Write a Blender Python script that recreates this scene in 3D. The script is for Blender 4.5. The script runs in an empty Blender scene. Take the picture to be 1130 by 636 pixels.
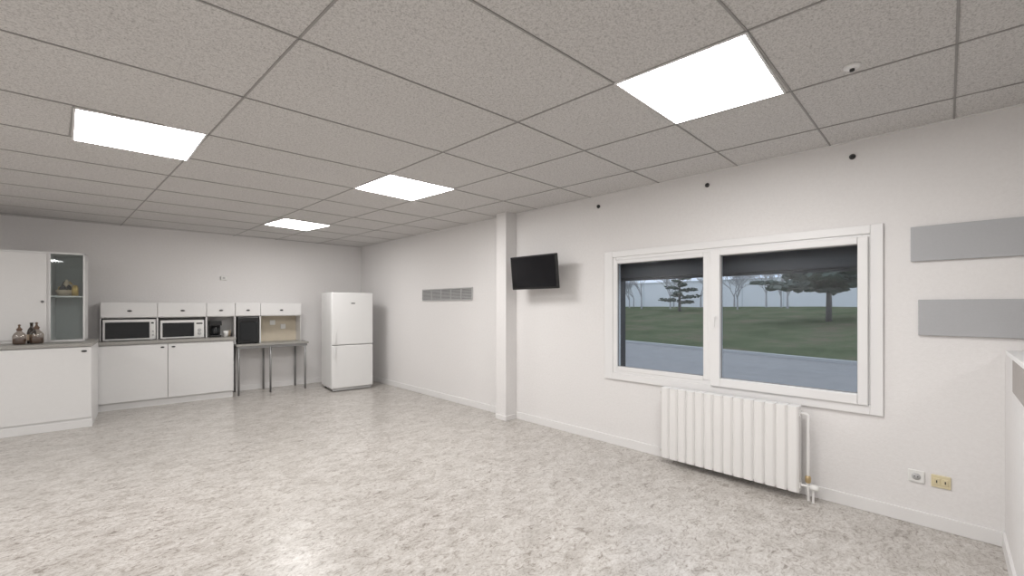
import bpy, bmesh, math, random
from mathutils import Vector, Matrix, Euler, noise
E=1.365; W=3.69; HC=E+1.12
LIGHT=24.0
scene=bpy.context.scene
scene.view_settings.view_transform='Standard'
scene.view_settings.look='None'
# ------------------------------------------------ materials
def nodes_of(name):
    m=bpy.data.materials.new(name); m.use_nodes=True
    nt=m.node_tree; b=nt.nodes['Principled BSDF']
    return m,nt,b
def mat(name,col,rough=.5,metal=0.,bump=0.,bscale=60.,spec=.5,var=0.):
    m,nt,b=nodes_of(name)
    b.inputs['Base Color'].default_value=(*col,1)
    b.inputs['Roughness'].default_value=rough
    b.inputs['Metallic'].default_value=metal
    b.inputs['Specular IOR Level'].default_value=spec
    tc=nt.nodes.new('ShaderNodeTexCoord')
    n=nt.nodes.new('ShaderNodeTexNoise'); n.inputs['Scale'].default_value=bscale; n.inputs['Detail'].default_value=4
    nt.links.new(tc.outputs['Object'],n.inputs['Vector'])
    if bump>0:
        bp=nt.nodes.new('ShaderNodeBump'); bp.inputs['Strength'].default_value=bump; bp.inputs['Distance'].default_value=.004
        nt.links.new(n.outputs['Fac'],bp.inputs['Height']); nt.links.new(bp.outputs['Normal'],b.inputs['Normal'])
    if var>0:
        mx=nt.nodes.new('ShaderNodeMix'); mx.data_type='RGBA'
        mx.inputs['A'].default_value=(*[c*(1-var) for c in col],1); mx.inputs['B'].default_value=(*[min(1,c*(1+var)) for c in col],1)
        nt.links.new(n.outputs['Fac'],mx.inputs['Factor']); nt.links.new(mx.outputs['Result'],b.inputs['Base Color'])
    return m
def emis(name,col,s):
    m=bpy.data.materials.new(name); m.use_nodes=True; nt=m.node_tree; nt.nodes.clear()
    e=nt.nodes.new('ShaderNodeEmission'); o=nt.nodes.new('ShaderNodeOutputMaterial')
    e.inputs['Color'].default_value=(*col,1); e.inputs['Strength'].default_value=s
    nt.links.new(e.outputs[0],o.inputs[0]); return m
def glassmat(name,tint=(.93,.97,.98),refl=.06):
    m=bpy.data.materials.new(name); m.use_nodes=True; nt=m.node_tree; nt.nodes.clear()
    t=nt.nodes.new('ShaderNodeBsdfTransparent'); g=nt.nodes.new('ShaderNodeBsdfGlossy'); g.inputs['Roughness'].default_value=.02
    t.inputs['Color'].default_value=(*tint,1)
    mx=nt.nodes.new('ShaderNodeMixShader'); mx.inputs[0].default_value=refl
    o=nt.nodes.new('ShaderNodeOutputMaterial')
    nt.links.new(t.outputs[0],mx.inputs[1]); nt.links.new(g.outputs[0],mx.inputs[2]); nt.links.new(mx.outputs[0],o.inputs[0]); return m
def ramp(nt,src,stops):
    r=nt.nodes.new('ShaderNodeValToRGB'); el=r.color_ramp.elements
    while len(el)<len(stops): el.new(.5)
    for e,(p,c) in zip(el,stops): e.position=p; e.color=(*c,1)
    nt.links.new(src,r.inputs[0]); return r
def noise_n(nt,vec,scale,detail=4,rough=.6,dist=0):
    n=nt.nodes.new('ShaderNodeTexNoise'); n.inputs['Scale'].default_value=scale; n.inputs['Detail'].default_value=detail
    n.inputs['Roughness'].default_value=rough; n.inputs['Distortion'].default_value=dist
    nt.links.new(vec,n.inputs['Vector']); return n
def mixc(nt,fac,a,b,mode='MIX'):
    m=nt.nodes.new('ShaderNodeMix'); m.data_type='RGBA'; m.blend_type=mode
    for k,v in (('Factor',fac),('A',a),('B',b)):
        if isinstance(v,(int,float)): m.inputs[k].default_value=v
        elif isinstance(v,tuple): m.inputs[k].default_value=(*v,1)
        else: nt.links.new(v,m.inputs[k])
    return m.outputs['Result']
# wall
def wall_material():
    m,nt,b=nodes_of('painted_plaster'); tc=nt.nodes.new('ShaderNodeTexCoord')
    n1=noise_n(nt,tc.outputs['Object'],1.3,3); n2=noise_n(nt,tc.outputs['Object'],45,6,.7)
    r=ramp(nt,n2.outputs['Fac'],[(.3,(.735,.716,.708)),(.65,(.80,.786,.78))])
    c=mixc(nt,n1.outputs['Fac'],r.outputs[0],(.775,.76,.755))
    nt.links.new(c,b.inputs['Base Color']); b.inputs['Roughness'].default_value=.75; b.inputs['Specular IOR Level'].default_value=.2
    bp=nt.nodes.new('ShaderNodeBump'); bp.inputs['Strength'].default_value=.45; bp.inputs['Distance'].default_value=.004
    nt.links.new(n2.outputs['Fac'],bp.inputs['Height']); nt.links.new(bp.outputs['Normal'],b.inputs['Normal']); return m
def ceil_material():
    m,nt,b=nodes_of('mineral_tile'); tc=nt.nodes.new('ShaderNodeTexCoord')
    n1=noise_n(nt,tc.outputs['Object'],150,3,.75); n2=noise_n(nt,tc.outputs['Object'],62,4,.7); n3=noise_n(nt,tc.outputs['Object'],.8,2)
    r=ramp(nt,n1.outputs['Fac'],[(.35,(.45,.435,.425)),(.48,(.66,.645,.633)),(.7,(.735,.72,.708))])
    r2=ramp(nt,n2.outputs['Fac'],[(.35,(.79,.79,.79)),(.5,(1,1,1))])
    c=mixc(nt,1.0,r.outputs[0],r2.outputs[0],'MULTIPLY')
    r3=ramp(nt,n3.outputs['Fac'],[(.3,(.96,.96,.96)),(.7,(1,1,1))])
    c=mixc(nt,1.0,c,r3.outputs[0],'MULTIPLY')
    nt.links.new(c,b.inputs['Base Color']); b.inputs['Roughness'].default_value=.9; b.inputs['Specular IOR Level'].default_value=.1
    bp=nt.nodes.new('ShaderNodeBump'); bp.inputs['Strength'].default_value=.25; bp.inputs['Distance'].default_value=.003
    nt.links.new(n1.outputs['Fac'],bp.inputs['Height']); nt.links.new(bp.outputs['Normal'],b.inputs['Normal']); return m
def floor_material():
    m,nt,b=nodes_of('marbled_vinyl'); tc=nt.nodes.new('ShaderNodeTexCoord')
    mp=nt.nodes.new('ShaderNodeMapping'); mp.inputs['Scale'].default_value=(1,1.6,1); mp.inputs['Rotation'].default_value=(0,0,.5)
    nt.links.new(tc.outputs['Object'],mp.inputs['Vector'])
    n1=noise_n(nt,mp.outputs[0],15,10,.78,1.4); n2=noise_n(nt,mp.outputs[0],55,6,.78,.6); n3=noise_n(nt,mp.outputs[0],4.5,5,.65,.5)
    base=ramp(nt,n1.outputs['Fac'],[(.34,(.19,.165,.145)),(.42,(.40,.37,.34)),(.49,(.55,.525,.497)),(.66,(.645,.63,.61))])
    fl=ramp(nt,n2.outputs['Fac'],[(.34,(.48,.44,.42)),(.44,(.88,.865,.85)),(.56,(1,1,1))])
    c=mixc(nt,1.0,base.outputs[0],fl.outputs[0],'MULTIPLY')
    v=ramp(nt,n3.outputs['Fac'],[(.38,(.84,.83,.82)),(.56,(1,1,1))])
    c=mixc(nt,1.0,c,v.outputs[0],'MULTIPLY')
    nt.links.new(c,b.inputs['Base Color']); b.inputs['Roughness'].default_value=.28; b.inputs['Specular IOR Level'].default_value=.45
    return m
M_WALL=wall_material(); M_CEIL=ceil_material(); M_FLOOR=floor_material()
M_BASE=mat('baseboard_white',(.78,.77,.765),.5,bump=.05)
M_WHITE=mat('white_gloss_paint',(.80,.80,.795),.35,bump=.02,bscale=20)
M_LAM=mat('white_laminate',(.74,.735,.73),.4,bump=.03,bscale=30,var=.02)
M_PVC=mat('window_frame_white',(.79,.785,.785),.35)
M_GRID=mat('ceiling_grid_shade',(.33,.32,.31),.7)  # groove shadow between the tiles is painted as the bars' dark grey
M_PANELFR=mat('light_frame_white',(.8,.8,.8),.5)
M_DIFF=emis('led_diffuser',(1,.98,.96),LIGHT)
M_DARK=mat('dark_exterior_metal',(.035,.033,.035),.6,var=.2,bscale=8)
M_BLACK=mat('black_plastic',(.012,.012,.013),.35)
M_SCREEN=mat('black_screen',(.006,.006,.008),.12)
M_MWGLASS=mat('oven_window',(.012,.014,.016),.15)
M_GREYP=mat('grey_board',(.42,.425,.44),.6,bump=.1,bscale=150,var=.05)
M_VENT=mat('vent_grey',(.50,.50,.50),.5)
M_VENTD=mat('vent_dark',(.12,.12,.12),.8)
M_TOP=mat('worktop_grey',(.33,.32,.30),.4,var=.25,bscale=120)
M_BEIGE=mat('beige_board',(.62,.55,.44),.6,var=.08,bscale=12)
M_METAL=mat('grey_metal',(.28,.28,.28),.4,metal=.6)
M_CHROME=mat('brushed_metal',(.6,.58,.52),.3,metal=.9)
M_BRASS=mat('valve_brass',(.55,.42,.24),.35,metal=.8)
M_RAD=mat('radiator_enamel',(.80,.79,.78),.3)
M_SOCK=mat('socket_white',(.78,.78,.76),.35)
M_SOCKY=mat('socket_ivory',(.68,.60,.40),.4)
M_BROWN=mat('ledge_taupe',(.36,.33,.31),.55,var=.1,bscale=40)
M_GLASS=glassmat('window_glass',(.86,.90,.94),.04)
M_CGLASS=glassmat('cabinet_glass',(.9,.93,.93),.08)
M_JAR=glassmat('jar_glass',(.75,.70,.66),.15)
M_CABIN=mat('cabinet_inner_grey',(.47,.49,.48),.6,var=.04)
M_GOLD=mat('gold_wrap',(.62,.42,.14),.3,metal=.5,var=.3,bscale=60)
M_BOTTLE=mat('dark_bottle_glass',(.03,.02,.015),.1)
M_LABEL=mat('paper_label',(.55,.45,.34),.7,var=.2)
M_COFFEE=mat('jar_contents',(.13,.08,.055),.7,var=.5,bscale=50)
# ------------------------------------------------ geometry helpers
def link(o,parent=None):
    scene.collection.objects.link(o)
    if parent: o.parent=parent
    return o
def empty(name,loc=(0,0,0),rz=0.):
    e=bpy.data.objects.new(name,None); e.location=loc; e.rotation_euler=(0,0,rz); e.empty_display_size=.1
    return link(e)
def bm_box(bm,x,y,z,mi=0):
    vs=[bm.verts.new((a,b,c)) for a in x for b in y for c in z]
    idx=[(0,1,3,2),(4,6,7,5),(0,4,5,1),(2,3,7,6),(0,2,6,4),(1,5,7,3)]
    for f in idx:
        fc=bm.faces.new([vs[i] for i in f]); fc.material_index=mi
    return vs
def finish(bm,name,mats,parent=None,bevel=0.,smooth=False,loc=None,rot=None):
    bmesh.ops.recalc_face_normals(bm,faces=bm.faces)
    me=bpy.data.meshes.new(name); bm.to_mesh(me); bm.free()
    for m in (mats if isinstance(mats,(list,tuple)) else [mats]): me.materials.append(m)
    o=bpy.data.objects.new(name,me)
    if smooth:
        for p in me.polygons: p.use_smooth=True
    if bevel>0:
        b=o.modifiers.new('bevel','BEVEL'); b.width=bevel; b.segments=2; b.limit_method='ANGLE'
    if loc: o.location=loc
    if rot: o.rotation_euler=rot
    return link(o,parent)
def boxes(name,lst,mats,parent=None,bevel=0.,loc=None,rot=None):
    bm=bmesh.new()
    for l in lst:
        x,y,z=[tuple(sorted(t)) for t in l[:3]]
        bm_box(bm,x,y,z,l[3] if len(l)>3 else 0)
    return finish(bm,name,mats,parent,bevel,loc=loc,rot=rot)
def lathe(name,prof,mats,parent=None,seg=24,loc=(0,0,0),rot=(0,0,0),mids=None):
    bm=bmesh.new(); rings=[]
    for r,z in prof:
        rings.append([bm.verts.new((r*math.cos(2*math.pi*k/seg),r*math.sin(2*math.pi*k/seg),z)) for k in range(seg)])
    for a in range(len(rings)-1):
        for k in range(seg):
            f=bm.faces.new((rings[a][k],rings[a][(k+1)%seg],rings[a+1][(k+1)%seg],rings[a+1][k]))
            if mids: f.material_index=mids[a]
    bm.faces.new(rings[0]); bm.faces.new(rings[-1])
    return finish(bm,name,mats,parent,smooth=True,loc=loc,rot=rot)
def tube(name,pts,r,m,parent=None):
    cu=bpy.data.curves.new(name,'CURVE'); cu.dimensions='3D'; cu.bevel_depth=r; cu.bevel_resolution=4; cu.use_fill_caps=True
    sp=cu.splines.new('POLY'); sp.points.add(len(pts)-1)
    for p,q in zip(sp.points,pts): p.co=(*q,1)
    cu.materials.append(m); o=bpy.data.objects.new(name,cu); return link(o,parent)
# ------------------------------------------------ room shell
XL=-3.2; YB=-3.6; RB=-math.atan(.07); WT=.20
HY0,HY1,HZ0,HZ1=.35,2.33,E-.67,E+.49
boxes('floor',[((XL-.1,W+WT),(YB-.1,8.6),(-.12,0))],M_FLOOR)
boxes('ceiling',[((XL-.1,W+WT),(YB-.1,8.6),(HC,HC+.12))],M_CEIL)
boxes('wall_window',[((W,W+WT),(YB-.1,HY0),(0,HC)),((W,W+WT),(HY1,8.6),(0,HC)),((W,W+WT),(HY0,HY1),(0,HZ0)),((W,W+WT),(HY0,HY1),(HZ1,HC))],M_WALL)
boxes('wall_back',[((-3.6,3.72),(0,.15),(0,HC))],M_WALL,loc=(0,8.108,0),rot=(0,0,RB))
boxes('wall_left',[((XL-.12,XL),(YB-.1,8.6),(0,HC))],M_WALL)
boxes('wall_rear',[((XL-.1,W+.1),(YB-.12,YB),(0,HC))],M_WALL)
# pilaster
PY0,PY1,PD=3.67,3.84,.18
boxes('column',[((W-PD,W+.01),(PY0,PY1),(0,HC)),((W-PD-.008,W),(PY0-.008,PY1+.008),(0,.06))],M_WALL,bevel=.004)
# baseboards
def bb(name,lst,**k): return boxes(name,lst,[M_BASE],bevel=.003,**k)
bb('baseboard_window',[((W-.014,W),(-3.6,PY0-.012),(0,.085)),((W-.014,W),(PY1+.012,7.84),(0,.085))])
bb('baseboard_back',[((-3.3,3.68),(-.014,0),(0,.085))],loc=(0,8.108,0),rot=(0,0,RB))
bb('baseboard_left',[((XL,XL+.014),(-3.6,8.3),(0,.085))])
bb('baseboard_rear',[((XL,W),(YB,YB+.014),(0,.085))])
# ------------------------------------------------ ceiling grid
YT={j:v for j,v in zip(range(-6,13),[-3.1,-2.5,-1.88,-1.27,-.65,-.03,.57,1.17,1.83,2.57,3.31,3.95,4.6,5.25,5.9,6.54,7.18,7.82,8.4])}
XT={2:(3.27,.035),1:(2.60,.034),0:(1.90,.025),-1:(1.3,.03),-2:(.69,.035),-3:(.06,.032),-4:(-.58,.03),-5:(-1.2,.03),-6:(-1.83,.03),-7:(-2.45,.03),-8:(-3.08,.03)}
def N(i,j):
    if i in XT: a,b=XT[i]
    else: a,b=3.9,.035
    return Vector((a-b*j, YT[j]-.035*min(i,0),0))
def bar(bm,p,q,w,z0,z1,mi=0):
    d=(q-p); d.z=0; n=Vector((-d.y,d.x,0)).normalized()*w/2
    pts=[p-n,p+n,q+n,q-n]
    lo=[bm.verts.new((a.x,a.y,z0)) for a in pts]; hi=[bm.verts.new((a.x,a.y,z1)) for a in pts]
    fs=[lo,hi[::-1]]+[[lo[k],lo[(k+1)%4],hi[(k+1)%4],hi[k]] for k in range(4)]
    for f in fs: bm.faces.new(f).material_index=mi
bm=bmesh.new()
def back_y(x): return 8.108-.07*x
for i in (-8,-6,-4,-2,0,1,2):
    for j in range(-6,12):
        a,b=N(i,j),N(i,j+1)
        if b.y>back_y(b.x): b=a+(b-a)*((back_y(a.x)-a.y)/(b.y-a.y)) if a.y<back_y(a.x) else a
        if (b-a).length>.02 and a.x<W: bar(bm,a,b,.009,HC-.004,HC+.01)
for j in range(-6,12):
    a,b=N(-8,j),N(0,j)
    bar(bm,a,b,.009,HC-.004,HC+.01)
    bar(bm,b,Vector((W,b.y+.0,0)),.009,HC-.004,HC+.01)
bar(bm,N(-3,4),N(-3,5),.009,HC-.004,HC+.01)
finish(bm,'ceiling_grid',M_GRID)
boxes('trim_1',[((W-.022,W),(YB,7.83),(HC-.006,HC)),],M_BASE)
boxes('trim_2',[((-3.2,3.69),(-.022,0),(HC-.006,HC)),],M_BASE,loc=(0,8.108,0),rot=(0,0,RB))
# ------------------------------------------------ LED panels
def led(corners,name='ceiling_light_panel'):
    c=sum(corners,Vector())/4
    bm=bmesh.new()
    out=[p-c for p in corners]; inn=[(p-c)*.965 for p in corners]
    z=-.008
    vo=[bm.verts.new((p.x,p.y,z)) for p in out]; vi=[bm.verts.new((p.x,p.y,z)) for p in inn]; vt=[bm.verts.new((p.x,p.y,0.0)) for p in out]
    for k in range(4):
        l=(k+1)%4
        bm.faces.new((vo[k],vo[l],vi[l],vi[k])).material_index=0
        bm.faces.new((vo[k],vo[l],vt[l],vt[k])).material_index=0
    bm.faces.new(vi[::-1]).material_index=1
    bm.faces.new(vt).material_index=0
    return finish(bm,name,[M_PANELFR,M_DIFF],loc=(c.x,c.y,HC))
V=Vector
led([V((1.90,.57,0)),V((2.59,.59,0)),V((2.55,1.165,0)),V((1.87,1.17,0))])
led([V((-.07,3.44,0)),V((.54,3.36,0)),V((.53,4.08,0)),V((-.09,4.11,0))])
led([V((1.80,3.30,0)),V((2.475,3.28,0)),V((2.42,3.96,0)),V((1.77,3.93,0))])
led([V((1.76,5.90,0)),V((2.37,5.98,0)),V((2.27,6.62,0)),V((1.68,6.53,0))])
for i,j in ((-3,0),(-3,-4),(-7,2),(-7,-3),(-7,6)):
    led([N(i,j),N(i+1,j),N(i+1,j+1),N(i,j+1)])
# smoke detector
g=empty('smoke_detector',(2.53,.31,HC))
lathe('housing',[(.034,0),(.034,-.006),(.022,-.014),(.0,-.015)],M_WHITE,g)
lathe('sensor',[(.010,-.012),(.010,-.024),(.002,-.026)],M_BLACK,g,seg=12)
# wall hooks / dark sensors
for y in (2.49,1.41,.45):
    g=empty('wall_sensor',(W,y,E+1.015))
    lathe('base_plate',[(.018,0),(.018,.008),(.014,.012),(.0,.012)],M_BLACK,g,rot=(0,-math.pi/2,0),seg=20)
    lathe('sensor_tip',[(.010,.008),(.012,.018),(.008,.026),(.0,.028)],M_BLACK,g,rot=(0,-math.pi/2,0),seg=16)
# ------------------------------------------------ window
g=empty('window_1',(0,0,E))
cx=(W-.02,W+.005)
boxes('casing',[(cx,(.29,.355),(-.72,.54)),(cx,(2.315,2.41),(-.72,.54)),(cx,(.355,2.315),(.48,.54)),(cx,(.355,2.315),(-.72,-.655))],M_PVC,g,bevel=.004)
fx=(W-.012,W+.075)
boxes('frame',[(fx,(.355,.40),(-.655,.48)),(fx,(2.28,2.315),(-.655,.48)),(fx,(.40,2.28),(.45,.48)),(fx,(.40,2.28),(-.655,-.62)),(fx,(1.36,1.42),(-.62,.45))],M_PVC,g,bevel=.004)
sx=(W-.035,W+.04)
boxes('sash_opening',[(sx,(.365,.42),(-.66,.465)),(sx,(1.30,1.375),(-.66,.465)),(sx,(.42,1.30),(.415,.465)),(sx,(.42,1.30),(-.66,-.59))],M_PVC,g,bevel=.006)
sx=(W-.016,W+.04)
boxes('sash_fixed',[(sx,(1.40,1.44),(-.62,.45)),(sx,(2.265,2.29),(-.62,.45)),(sx,(1.44,2.265),(.415,.45)),(sx,(1.44,2.265),(-.63,-.59))],M_PVC,g,bevel=.005)
boxes('gasket',[((W+.0,W+.01),(.42,.425),(-.59,.415)),((W+.0,W+.01),(1.295,1.30),(-.59,.415)),((W+.0,W+.01),(.42,1.30),(.41,.415)),((W,W+.01),(.42,1.30),(-.59,-.584)),
  ((W,W+.01),(1.44,1.445),(-.59,.415)),((W,W+.01),(2.26,2.265),(-.59,.415)),((W,W+.01),(1.44,2.265),(.41,.415)),((W,W+.01),(1.44,2.265),(-.59,-.584))],M_METAL,g)
boxes('glass',[((W+.012,W+.016),(.42,1.30),(-.59,.415)),((W+.012,W+.016),(1.44,2.265),(-.59,.415))],M_GLASS,g)
boxes('handle',[((W-.042,W-.035),(1.328,1.344),(-.12,-.08)),((W-.055,W-.040),(1.332,1.340),(-.105,-.097)),((W-.058,W-.050),(1.331,1.341),(-.17,-.092))],M_PVC,g,bevel=.002)
ex=(W+.075,W+WT)
boxes('exterior_liner',[(ex,(HY1-.03,HY1),(-.66,.48)),(ex,(HY0,HY0+.03),(-.66,.48)),(ex,(HY0,HY1),(.45,.485)),(ex,(HY0,HY1),(-.665,-.63))],M_DARK,g)
boxes('roller_shutter_box',[((W+.09,W+WT),(HY0+.02,HY1-.02),(.27,.46)),((W+.11,W+.14),(HY0+.03,HY1-.03),(.25,.275))],M_DARK,g,bevel=.01)
# ------------------------------------------------ radiator
g=empty('radiator',(0,0,0))
rx0,rx1,ry0,ry1,rz0,rz1=3.525,3.61,.725,1.745,E-1.31,E-.705
nr=14; bm=bmesh.new(); wv=(ry1-ry0)/nr
for k in range(nr):
    a=ry0+k*wv
    prof=[(rx0+.012,a+.002),(rx0,a+.014),(rx0,a+wv-.014),(rx0+.012,a+wv-.002),(rx1,a+wv-.002),(rx1,a+.002)]
    zb,zt=rz0,rz1
    lo=[bm.verts.new((x,y,zb)) for x,y in prof]; hi=[bm.verts.new((x,y,zt)) for x,y in prof]
    bm.faces.new(lo); bm.faces.new(hi[::-1])
    for q in range(6): bm.faces.new((lo[q],lo[(q+1)%6],hi[(q+1)%6],hi[q]))
finish(bm,'ribs',M_RAD,g,bevel=.003)
boxes('header_rails',[((rx0+.02,rx1-.01),(ry0-.004,ry1+.004),(rz0+.03,rz0+.07)),((rx0+.02,rx1-.01),(ry0-.004,ry1+.004),(rz1-.07,rz1-.03)),((rx0+.016,rx1-.005),(ry0+.004,ry1-.004),(rz0+.01,rz1-.01))],M_RAD,g)
boxes('wall_brackets',[((rx1-.01,W),(ry0+.15,ry0+.18),(rz0+.1,rz1-.1)),((rx1-.01,W),(ry1-.18,ry1-.15),(rz0+.1,rz1-.1))],M_RAD,g)
px=3.57; py=ry0-.045
tube('supply_pipe',[(px,ry0+.01,rz1-.05),(px,py+.01,rz1-.05),(px,py,rz1-.06),(px,py,.10),(px+.02,py,.02),(px+.02,py,0)],.009,M_RAD,g)
tube('return_pipe',[(px,ry0+.01,rz0+.05),(px,py-.0,rz0+.05),(px,py-.03,rz0+.05),(px,py-.03,0)],.008,M_RAD,g)
lathe('valve_body',[(.013,0),(.018,.01),(.018,.04),(.013,.05)],M_BRASS,g,loc=(px,py,.13))
lathe('valve_knob',[(.016,0),(.021,.008),(.021,.04),(.014,.048)],M_SOCK,g,loc=(px,py-.015,rz0+.05),rot=(math.pi/2,0,0))
lathe('bleed_plug',[(.014,0),(.014,.014),(.006,.02)],M_CHROME,g,loc=(px,ry1,rz1-.05),rot=(-math.pi/2,0,0))
lathe('end_plug',[(.014,0),(.014,.014),(.006,.02)],M_CHROME,g,loc=(px,ry1,rz0+.05),rot=(-math.pi/2,0,0))
# ------------------------------------------------ television on arm
g=empty('wall_television',(3.45,3.175,E+.375))
tv=empty('screen_pivot',(0,0,0)); tv.parent=g; tv.rotation_euler=(0,math.radians(-6),math.radians(2))
boxes('housing',[((-.005,.035),(-.325,.325),(-.19,.18)),((.03,.06),(-.22,.22),(-.13,.12))],M_BLACK,tv,bevel=.006)
boxes('display',[((-.008,-.004),(-.308,.308),(-.167,.165))],M_SCREEN,tv)
boxes('bracket',[((.05,.07),(-.08,.08),(-.09,.07)),((.06,.16),(-.015,.015),(-.04,.0)),((.15,.24),(-.02,.02),(-.045,.005)),((.225,.24),(-.06,.06),(-.12,.08))],M_METAL,g,bevel=.002)
# ------------------------------------------------ wall vent
g=empty('wall_vent',(W,5.11,E+.168))
L=[((-.018,0),(-.61,.61),(.078,.088)),((-.018,0),(-.61,.61),(-.088,-.078))]
for k in range(6):
    y=-.605+k*.242; L.append(((-.018,0),(y-.006,y+.006),(-.085,.085)))
boxes('vent_frame',L,M_VENT,g)
boxes('vent_backing',[((-.003,0),(-.6,.6),(-.08,.08))],M_VENTD,g)
bm=bmesh.new()
for k in range(9):
    z=-.072+k*.018
    vs=[bm.verts.new(c) for c in ((-.015,-.6,z-.004),(-.015,.6,z-.004),(-.003,.6,z+.006),(-.003,-.6,z+.006),(-.015,-.6,z-.001),(-.015,.6,z-.001),(-.003,.6,z+.009),(-.003,-.6,z+.009))]
    for f in ((0,1,2,3),(4,5,6,7),(0,1,5,4),(2,3,7,6)): bm.faces.new([vs[q] for q in f])
finish(bm,'vent_slats',M_VENT,g)
# ------------------------------------------------ grey boards on wall
for z0,z1,y1 in ((.28,.495,.16),(-.18,.04,.125)):
    boxes('wall_board',[((W-.02,W),(-1.3,y1),(z0+E,z1+E))],M_GREYP,bevel=.002)
# ------------------------------------------------ partition with ledge
g=empty('partition_counter',(0,0,0))
boxes('panel',[((2.35,W-.001),(-.30,-.232),(0,E-.25))],M_WALL,g)
boxes('base_strip',[((2.35,W-.015),(-.232,-.220),(0,.085))],M_BASE,g)
boxes('ledge_top',[((2.3,3.34),(-.36,-.212),(E-.25,E-.228))],M_WHITE,g,bevel=.003)
boxes('ledge_apron',[((2.35,3.14),(-.232,-.220),(E-.41,E-.25))],M_BROWN,g)
# ------------------------------------------------ sockets
for yc,zc,m,w in ((.135,-1.065,M_SOCK,.076),(.025,-1.07,M_SOCKY,.086)):
    g=empty('wall_socket',(W,yc,E+zc))
    boxes('plate',[((-.010,0),(-w/2,w/2),(-.038,.038))],m,g,bevel=.004)
    if m is M_SOCK:
        lathe('recess',[(.021,0),(.021,.003),(.0,.003)],M_VENT,g,loc=(-.010,0,0),rot=(0,-math.pi/2,0))
        boxes('pin_holes',[((-.0145,-.012),(-.010,-.005),(-.003,.003)),((-.0145,-.012),(.005,.010),(-.003,.003))],M_BLACK,g)
    else:
        boxes('rocker_inserts',[((-.015,-.009),(-.032,-.004),(-.02,.02)),((-.015,-.009),(.004,.032),(-.02,.02))],M_SOCKY,g,bevel=.003)
        boxes('slots',[((-.0165,-.014),(-.021,-.016),(-.008,.008)),((-.0165,-.014),(.016,.021),(-.008,.008))],M_BLACK,g)
# ------------------------------------------------ kitchen (along back wall)
def K(name): return empty(name,(0,8.108,0),RB)
def oval(name,x,y,z,parent,r=.02):
    o=lathe(name,[(r,0),(r,.006),(r*.6,.012),(0,.012)],M_BLACK,parent,seg=20,loc=(x,y,z),rot=(math.pi/2,0,0)); o.scale=(1.5,.7,1); return o
g=K('base_cabinet')
boxes('carcass',[((.06,1.57),(-.47,-.016),(.09,.855)),((.07,1.56),(-.45,-.016),(0,.09))],M_LAM,g)
boxes('doors',[((.068,.795),(-.49,-.472),(.10,.845)),((.803,1.562),(-.49,-.472),(.10,.845))],M_LAM,g,bevel=.003)
boxes('worktop',[((.075,1.60),(-.51,-.002),(.857,.897))],M_TOP,g,bevel=.004)
oval('handle_1',.74,-.49,.80,g,.014); oval('handle_2',.86,-.49,.80,g,.014)
hx=[.11,.69,1.25,1.61,1.95,2.55]
g=K('hutch_shelf_cabinet')
L=[((.11,2.55),(-.31,-.002),(1.395,1.415)),((.11,2.55),(-.31,-.002),(1.205,1.22)),((.11,1.95),(-.015,-.002),(.90,1.4),0),((1.95,2.55),(-.015,-.002),(.78,1.4),1),((1.62,1.95),(-.015,-.002),(.78,.9),0)]
for k,x in enumerate(hx):
    L.append(((x-.009+(.009 if k==0 else 0),x+.009-(.009 if k==5 else 0)),(-.31,-.015),(.9 if x<1.6 else .78,1.4)))
boxes('carcass',L,[M_LAM,M_BEIGE],g)
D=[]
for a,b in zip(hx[:-1],hx[1:]): D.append(((a+.004,b-.004),(-.328,-.311),(1.215,1.412)))
boxes('flap_doors',D,M_LAM,g,bevel=.003)
for n,(a,b) in enumerate(zip(hx[:-1],hx[1:])): oval('handle_%d'%n,(a+b)/2,-.328,1.30,g,.017)
boxes('outlets',[((2.14,2.22),(-.03,-.014),(1.05,1.13)),((2.3,2.38),(-.03,-.014),(.98,1.06))],M_SOCK,g,bevel=.003)
def microwave(x0,x1,h,cp):
    g=K('microwave_oven'); z0=.898; z1=z0+h; w=x1-x0
    boxes('body',[((x0,x1),(-.34,-.04),(z0+.008,z1)),((x0+.03,x0+.06),(-.32,-.28),(z0-.001,z0+.01)),((x1-.06,x1-.03),(-.32,-.28),(z0-.001,z0+.01))],M_LAM,g,bevel=.004)
    boxes('door_window',[((x0+.025,x1-cp-.01),(-.348,-.339),(z0+.03,z1-.035))],M_MWGLASS,g,bevel=.003)
    boxes('control_panel',[((x1-cp,x1-.008),(-.345,-.339),(z0+.03,z1-.02))],M_SOCK,g)
    boxes('display',[((x1-cp*.85,x1-.02),(-.348,-.344),(z1-.06,z1-.04))],M_BLACK,g)
    for n,zz in enumerate((.07,.12)):
        lathe('knob_%d'%n,[(cp*.2,0),(cp*.2,.012),(cp*.15,.016)],M_VENT,g,loc=(x1-cp*.5,-.345,z0+zz),rot=(math.pi/2,0,0))
microwave(.135,.67,.285,.055); microwave(.72,1.22,.265,.11)
# coffee maker
g=K('coffee_maker')
boxes('body',[((1.30,1.44),(-.28,-.08),(.898,.925)),((1.30,1.44),(-.14,-.08),(.92,1.12)),((1.295,1.445),(-.28,-.08),(1.07,1.14))],M_BLACK,g,bevel=.006)
lathe('carafe',[(.035,0),(.052,.02),(.055,.07),(.04,.105),(.042,.115)],M_MWGLASS,g,loc=(1.37,-.21,.926))
g=K('drinking_cup')
lathe('cup',[(.028,0),(.038,.09),(.035,.09),(.026,.008)],M_SOCK,g,loc=(1.50,-.24,.897))
g=K('drinking_cup')
lathe('cup',[(.028,0),(.038,.09),(.035,.09),(.026,.008)],M_LABEL,g,loc=(1.545,-.15,.897))
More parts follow.
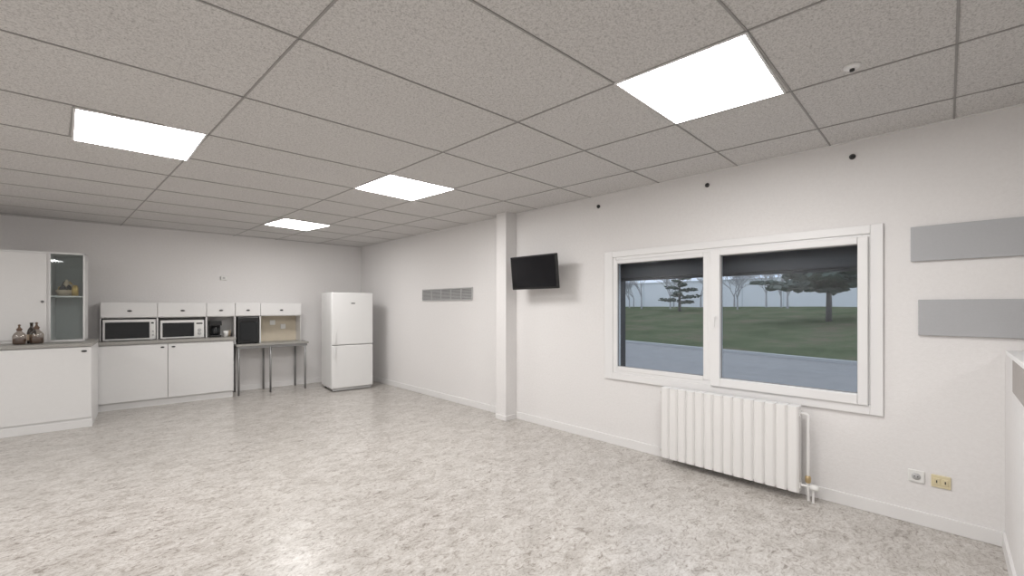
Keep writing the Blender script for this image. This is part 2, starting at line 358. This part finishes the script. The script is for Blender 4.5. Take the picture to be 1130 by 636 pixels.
# desk under hutch
g=K('side_table')
boxes('top',[((1.605,2.63),(-.47,-.018),(.75,.778))],M_TOP,g,bevel=.003)
boxes('apron',[((1.62,2.61),(-.45,-.43),(.71,.75)),((1.62,2.61),(-.06,-.04),(.71,.75))],M_METAL,g)
for n,(x,y) in enumerate(((1.64,-.44),(1.64,-.06),(2.07,-.44),(2.04,-.06),(2.58,-.44),(2.52,-.06))):
    lathe('leg_%d'%n,[(.014,0),(.014,.73)],M_METAL,g,seg=14,loc=(x,y,0))
# mini oven/black box on the table
g=K('mini_oven')
boxes('shell',[((1.64,1.93),(-.34,-.05),(.79,1.19)),((1.66,1.70),(-.3,-.26),(.779,.792)),((1.87,1.91),(-.3,-.26),(.779,.792))],M_BLACK,g,bevel=.008)
boxes('glass_front',[((1.665,1.905),(-.348,-.339),(.83,1.12))],M_MWGLASS,g,bevel=.003)
boxes('handle',[((1.68,1.89),(-.372,-.36),(1.135,1.15)),((1.69,1.70),(-.365,-.34),(1.135,1.15)),((1.87,1.88),(-.365,-.34),(1.135,1.15))],M_BLACK,g)
g=K('thermostat_box')
boxes('case',[((1.46,1.54),(-.03,0),(E+.41,E+.475))],M_SOCK,g,bevel=.006)
boxes('dial',[((1.485,1.515),(-.036,-.03),(E+.43,E+.455))],M_VENT,g,bevel=.002)
# front island counter + cupboard
def I(name): return empty(name,(.01,6.80,0),math.radians(-4.3))
g=I('counter_cabinet')
boxes('carcass',[((-1.7,0),(0,.78),(.10,.912)),((-1.69,-.0),(.0,.77),(0,.10))],M_LAM,g)
boxes('plinth',[((-1.7,.004),(-.012,.0),(0,.085))],M_LAM,g,bevel=.003)
boxes('front_panels',[((-1.7,-.86),(-.016,0),(.11,.905)),((-.852,-.004),(-.016,0),(.11,.905))],M_LAM,g,bevel=.003)
boxes('worktop',[((-1.72,.01),(-.03,.785),(.914,.95))],M_TOP,g,bevel=.004)
oval('handle',-.06,-.016,.86,g,.016)
g=I('display_cupboard')
uz0,uz1=.951,E+.625; uy0,uy1=.40,.78; c0,c1=-.385,-.09
boxes('carcass',[((-1.3,c0),(uy0+.018,uy1),(uz0,uz1)),
 ((c0,c0+.015),(uy0+.01,uy1),(uz0,uz1)),((c1-.015,c1),(uy0+.01,uy1),(uz0,uz1)),((c0,c1),(uy0+.01,uy1),(uz1-.018,uz1)),((c0,c1),(uy0+.01,uy1),(uz0,uz0+.02)),
 ((c0+.015,c1-.015),(uy1-.015,uy1),(uz0,uz1),1),((c0+.015,c1-.015),(uy0+.02,uy1),(E+.105,E+.12),0)],[M_LAM,M_CABIN],g)
boxes('solid_door',[((-1.0,c0-.015),(uy0,uy0+.017),(uz0+.03,uz1-.025))],M_LAM,g,bevel=.004)
boxes('glass_door',[((c0+.017,c1-.017),(uy0+.004,uy0+.008),(uz0+.022,uz1-.02))],M_CGLASS,g)
lathe('door_knob',[(.008,0),(.008,.02),(.014,.028),(.0,.034)],M_METAL,g,loc=(c0-.045,uy0,E+.05),rot=(math.pi/2,0,0),seg=14)
# gift basket on the shelf
g=I('gift_basket')
bz=E+.121; bx=-.255
lathe('basket',[(.075,0),(.095,.06),(.10,.07),(.088,.07),(.07,.01)],M_LABEL,g,loc=(bx,.55,bz))
random.seed(4)
for n in range(11):
    a=n*2.4; r=.06*math.sqrt(n/11)
    lathe('package_%d'%n,[(.004,0),(.024,.012),(.03,.04),(.022,.07),(.006,.085+.01*(n%3))],[M_GOLD,M_BLACK,M_LABEL][n%3],g,seg=12,loc=(bx+r*math.cos(a),.55+r*math.sin(a),bz+.035+.055*(n<4)))
lathe('gold_tin',[(.03,0),(.03,.1),(.02,.11),(.02,.125),(.0,.126)],M_GOLD,g,loc=(bx+.08,.45,bz))
# glass jars with contents on the counter
for x,y,s in ((-.57,.16,.92),(-.45,.20,1.0)):
    g=I('glass_jar')
    o=lathe('jar',[(.045,0),(.055,.01),(.056,.10),(.045,.125),(.022,.15),(.020,.165)],M_JAR,g,loc=(x,y,.951)); o.scale=(s,s,s)
    o=lathe('contents',[(.04,.004),(.050,.012),(.051,.065),(.03,.075),(0,.076)],M_COFFEE,g,loc=(x,y,.951)); o.scale=(s,s,s)
    o=lathe('stopper',[(.018,.160),(.022,.168),(.026,.180),(.012,.195),(.007,.215),(.014,.228),(.0,.238)],M_COFFEE,g,loc=(x,y,.951)); o.scale=(s,s,s)
g=I('wine_bottle')
lathe('glass',[(.034,0),(.036,.01),(.036,.12),(.028,.155),(.013,.18),(.012,.215),(.015,.217),(.015,.23),(.0,.231)],M_BOTTLE,g,loc=(-.50,.29,.951))
lathe('label',[(.0365,.035),(.0368,.036),(.0368,.10),(.0365,.101)],M_LABEL,g,loc=(-.50,.29,.951))
# ------------------------------------------------ refrigerator
g=empty('refrigerator',(2.71,6.80,0),math.radians(-6.5))
fw,fd,fh=.655,.62,1.585
boxes('cabinet',[((0,fw),(.05,fd),(.05,fh)),((.03,fw-.03),(.08,fd-.02),(.02,.05))],M_WHITE,g,bevel=.008)
boxes('doors',[((0,fw),(0,.045),(.745,fh-.002)),((0,fw),(0,.045),(.055,.735))],M_WHITE,g,bevel=.012)
boxes('kick_plate',[((.02,fw-.02),(.03,.06),(.012,.05))],M_VENT,g)
boxes('feet',[((.04,.08),(.08,.12),(0,.025)),((fw-.08,fw-.04),(.08,.12),(0,.025)),((.04,.08),(fd-.1,fd-.06),(0,.025)),((fw-.08,fw-.04),(fd-.1,fd-.06),(0,.025))],M_BLACK,g)
boxes('handles',[((.03,.055),(-.022,-.008),(.77,.95)),((.035,.05),(-.01,.002),(.78,.80)),((.035,.05),(-.01,.002),(.92,.94)),
 ((.03,.055),(-.022,-.008),(.55,.71)),((.035,.05),(-.01,.002),(.56,.58)),((.035,.05),(-.01,.002),(.68,.70))],M_WHITE,g,bevel=.003)
boxes('badge',[((.30,.36),(-.003,.001),(1.40,1.42))],M_METAL,g)
# ------------------------------------------------ outside
M_GRASS,nt,b=nodes_of('lawn_grass'); tc=nt.nodes.new('ShaderNodeTexCoord')
n1=noise_n(nt,tc.outputs['Object'],.5,6,.7); n2=noise_n(nt,tc.outputs['Object'],9,5,.8)
r1=ramp(nt,n1.outputs['Fac'],[(.35,(.095,.12,.065)),(.5,(.135,.16,.09)),(.65,(.20,.175,.125))])
r2=ramp(nt,n2.outputs['Fac'],[(.3,(.6,.6,.6)),(.7,(1.15,1.15,1.15))])
nt.links.new(mixc(nt,1.,r1.outputs[0],r2.outputs[0],'MULTIPLY'),b.inputs['Base Color']); b.inputs['Roughness'].default_value=1; b.inputs['Specular IOR Level'].default_value=0
M_ROAD=mat('wet_asphalt',(.275,.265,.255),.6,var=.2,bscale=3)
M_BUILD=mat('pale_cladding',(.82,.83,.84),.8,var=.05,bscale=.6)
M_EDGE=mat('cladding_joint',(.66,.69,.71),.8)
M_BARK=mat('tree_bark',(.15,.135,.13),.9)  # bark and needles lightened too, outdoor haze put into their colour
M_HAZY=mat('haze_tinted_twigs',(.40,.39,.40),.9)  # twigs paled: the mist outside is painted into this colour
M_PINE=mat('pine_needles',(.085,.11,.09),.9,var=.4,bscale=5)
G0=-.06
def edge(y): return 13.05+.235*y
boxes('street_ground',[((W+WT,80),(-60,120),(G0-.2,G0))],M_ROAD)
bm=bmesh.new(); rows=[]
ny,nx=90,30
def gh(x,y):
    dx=x-edge(y); return G0+.03+min(dx*.072,1.30)+.10*noise.noise((x*.25,y*.25,0))
for a in range(ny+1):
    y=-40+a*(150/ny); row=[]
    for c in range(nx+1):
        t=c/nx; x=edge(y)+t*t*60
        row.append(bm.verts.new((x,y,gh(x,y) if c>1 else G0+.03*c-.02)))
    rows.append(row)
for a in range(ny):
    for c in range(nx): bm.faces.new((rows[a][c],rows[a][c+1],rows[a+1][c+1],rows[a+1][c]))
finish(bm,'lawn_bank',M_GRASS,smooth=True)
bm=bmesh.new()
for a in range(60):
    y=-40+a*2.5; bar(bm,Vector((edge(y)-.15,y,0)),Vector((edge(y+2.5)-.15,y+2.5,0)),.15,G0-.02,G0+.08)
finish(bm,'curb',M_VENT)
g=empty('warehouse_building',(0,0,0))
boxes('hall',[((52,58),(-30,100),(.5,4.4))],M_BUILD,g)
boxes('roof_edge',[((51.9,52.1),(-30,100),(4.3,4.42))]+[((51.95,52.02),(y,y+.12),(.5,4.3)) for y in range(-28,100,4)],M_EDGE,g)
def bare_tree(x,y,h,seed):
    random.seed(seed)
    cu=bpy.data.curves.new('bare_tree','CURVE'); cu.dimensions='3D'; cu.bevel_depth=1.; cu.bevel_resolution=0
    def br(p,d,l,r,n):
        q=p+d*l; sp=cu.splines.new('POLY'); sp.points.add(1)
        sp.points[0].co=(*p,1); sp.points[0].radius=r; sp.points[1].co=(*q,1); sp.points[1].radius=r*.65
        if n==0: return
        for _ in range(3 if n>1 else 4):
            dd=(d+Vector((random.uniform(-.9,.9),random.uniform(-.9,.9),random.uniform(-.1,.4)))).normalized()
            br(q if _ else p+d*l*.8,dd,l*random.uniform(.66,.86),max(r*.60,.008),n-1)
    br(Vector((0,0,0)),Vector((0,0,1)),h*.17,h*.012,5)
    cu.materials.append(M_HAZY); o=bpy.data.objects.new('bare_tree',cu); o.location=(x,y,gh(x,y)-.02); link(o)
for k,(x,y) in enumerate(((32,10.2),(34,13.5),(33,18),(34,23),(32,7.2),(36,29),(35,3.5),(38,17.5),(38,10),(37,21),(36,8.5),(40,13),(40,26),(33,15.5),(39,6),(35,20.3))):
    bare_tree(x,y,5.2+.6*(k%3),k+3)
def pine(x,y,h,w,seed,n=60,t0=.42):
    random.seed(seed); g=empty('pine_tree',(x,y,gh(x,y)-.02))
    lathe('trunk',[(h*.04,0),(h*.03,h*.4),(h*.010,h*.9)],M_BARK,g,seg=8)
    bm=bmesh.new(); NL=13
    for k in range(NL):
        a=k*2.4+random.uniform(-.3,.3); f=k/NL
        zz=h*(t0+(.97-t0)*f); L=w/2*(1-.6*f)*random.uniform(.75,1.1)
        d=Vector((math.cos(a),math.sin(a),random.uniform(.0,.15)))
        tube('branch_%d'%k,[(0,0,zz-.05),tuple(Vector((0,0,zz-.05))+d*L*.9)],h*.008,M_BARK,g)
        for q in range(int(n/NL)*2):
            t=random.uniform(.1,1.0)
            c=Vector((0,0,zz))+d*L*t+Vector((random.uniform(-1,1),random.uniform(-1,1),random.uniform(-.3,.4)))*L*.22
            s=w*random.uniform(.016,.034)
            r=bmesh.ops.create_icosphere(bm,subdivisions=1,radius=1)
            for v in r['verts']:
                j=random.uniform(.5,1.5)
                v.co=c+Vector((v.co.x*s*1.5*j,v.co.y*s*1.5*j,v.co.z*s*.8*j))
    finish(bm,'foliage',M_PINE,g)
pine(23.5,3.7,3.1,4.9,5,480,.46)
pine(30,13.4,2.9,2.7,8,300,.22)
# ------------------------------------------------ world
w=bpy.data.worlds.new('overcast_sky'); scene.world=w; w.use_nodes=True; nt=w.node_tree
bg=nt.nodes['Background']; tc=nt.nodes.new('ShaderNodeTexCoord')
n=noise_n(nt,tc.outputs['Generated'],2.5,4,.5)
r=ramp(nt,n.outputs['Fac'],[(.3,(.66,.71,.81)),(.7,(.77,.81,.88))])
nt.links.new(r.outputs[0],bg.inputs['Color']); bg.inputs['Strength'].default_value=1.4
# ------------------------------------------------ camera
cam=bpy.data.cameras.new('camera'); cam.sensor_width=36; cam.lens=472.4/1130*36; cam.shift_y=20/1130; cam.clip_start=.05; cam.clip_end=300
co=bpy.data.objects.new('camera',cam); co.location=(0,0,E); co.rotation_euler=(math.pi/2,0,-math.radians(44.55)); link(co); scene.camera=co
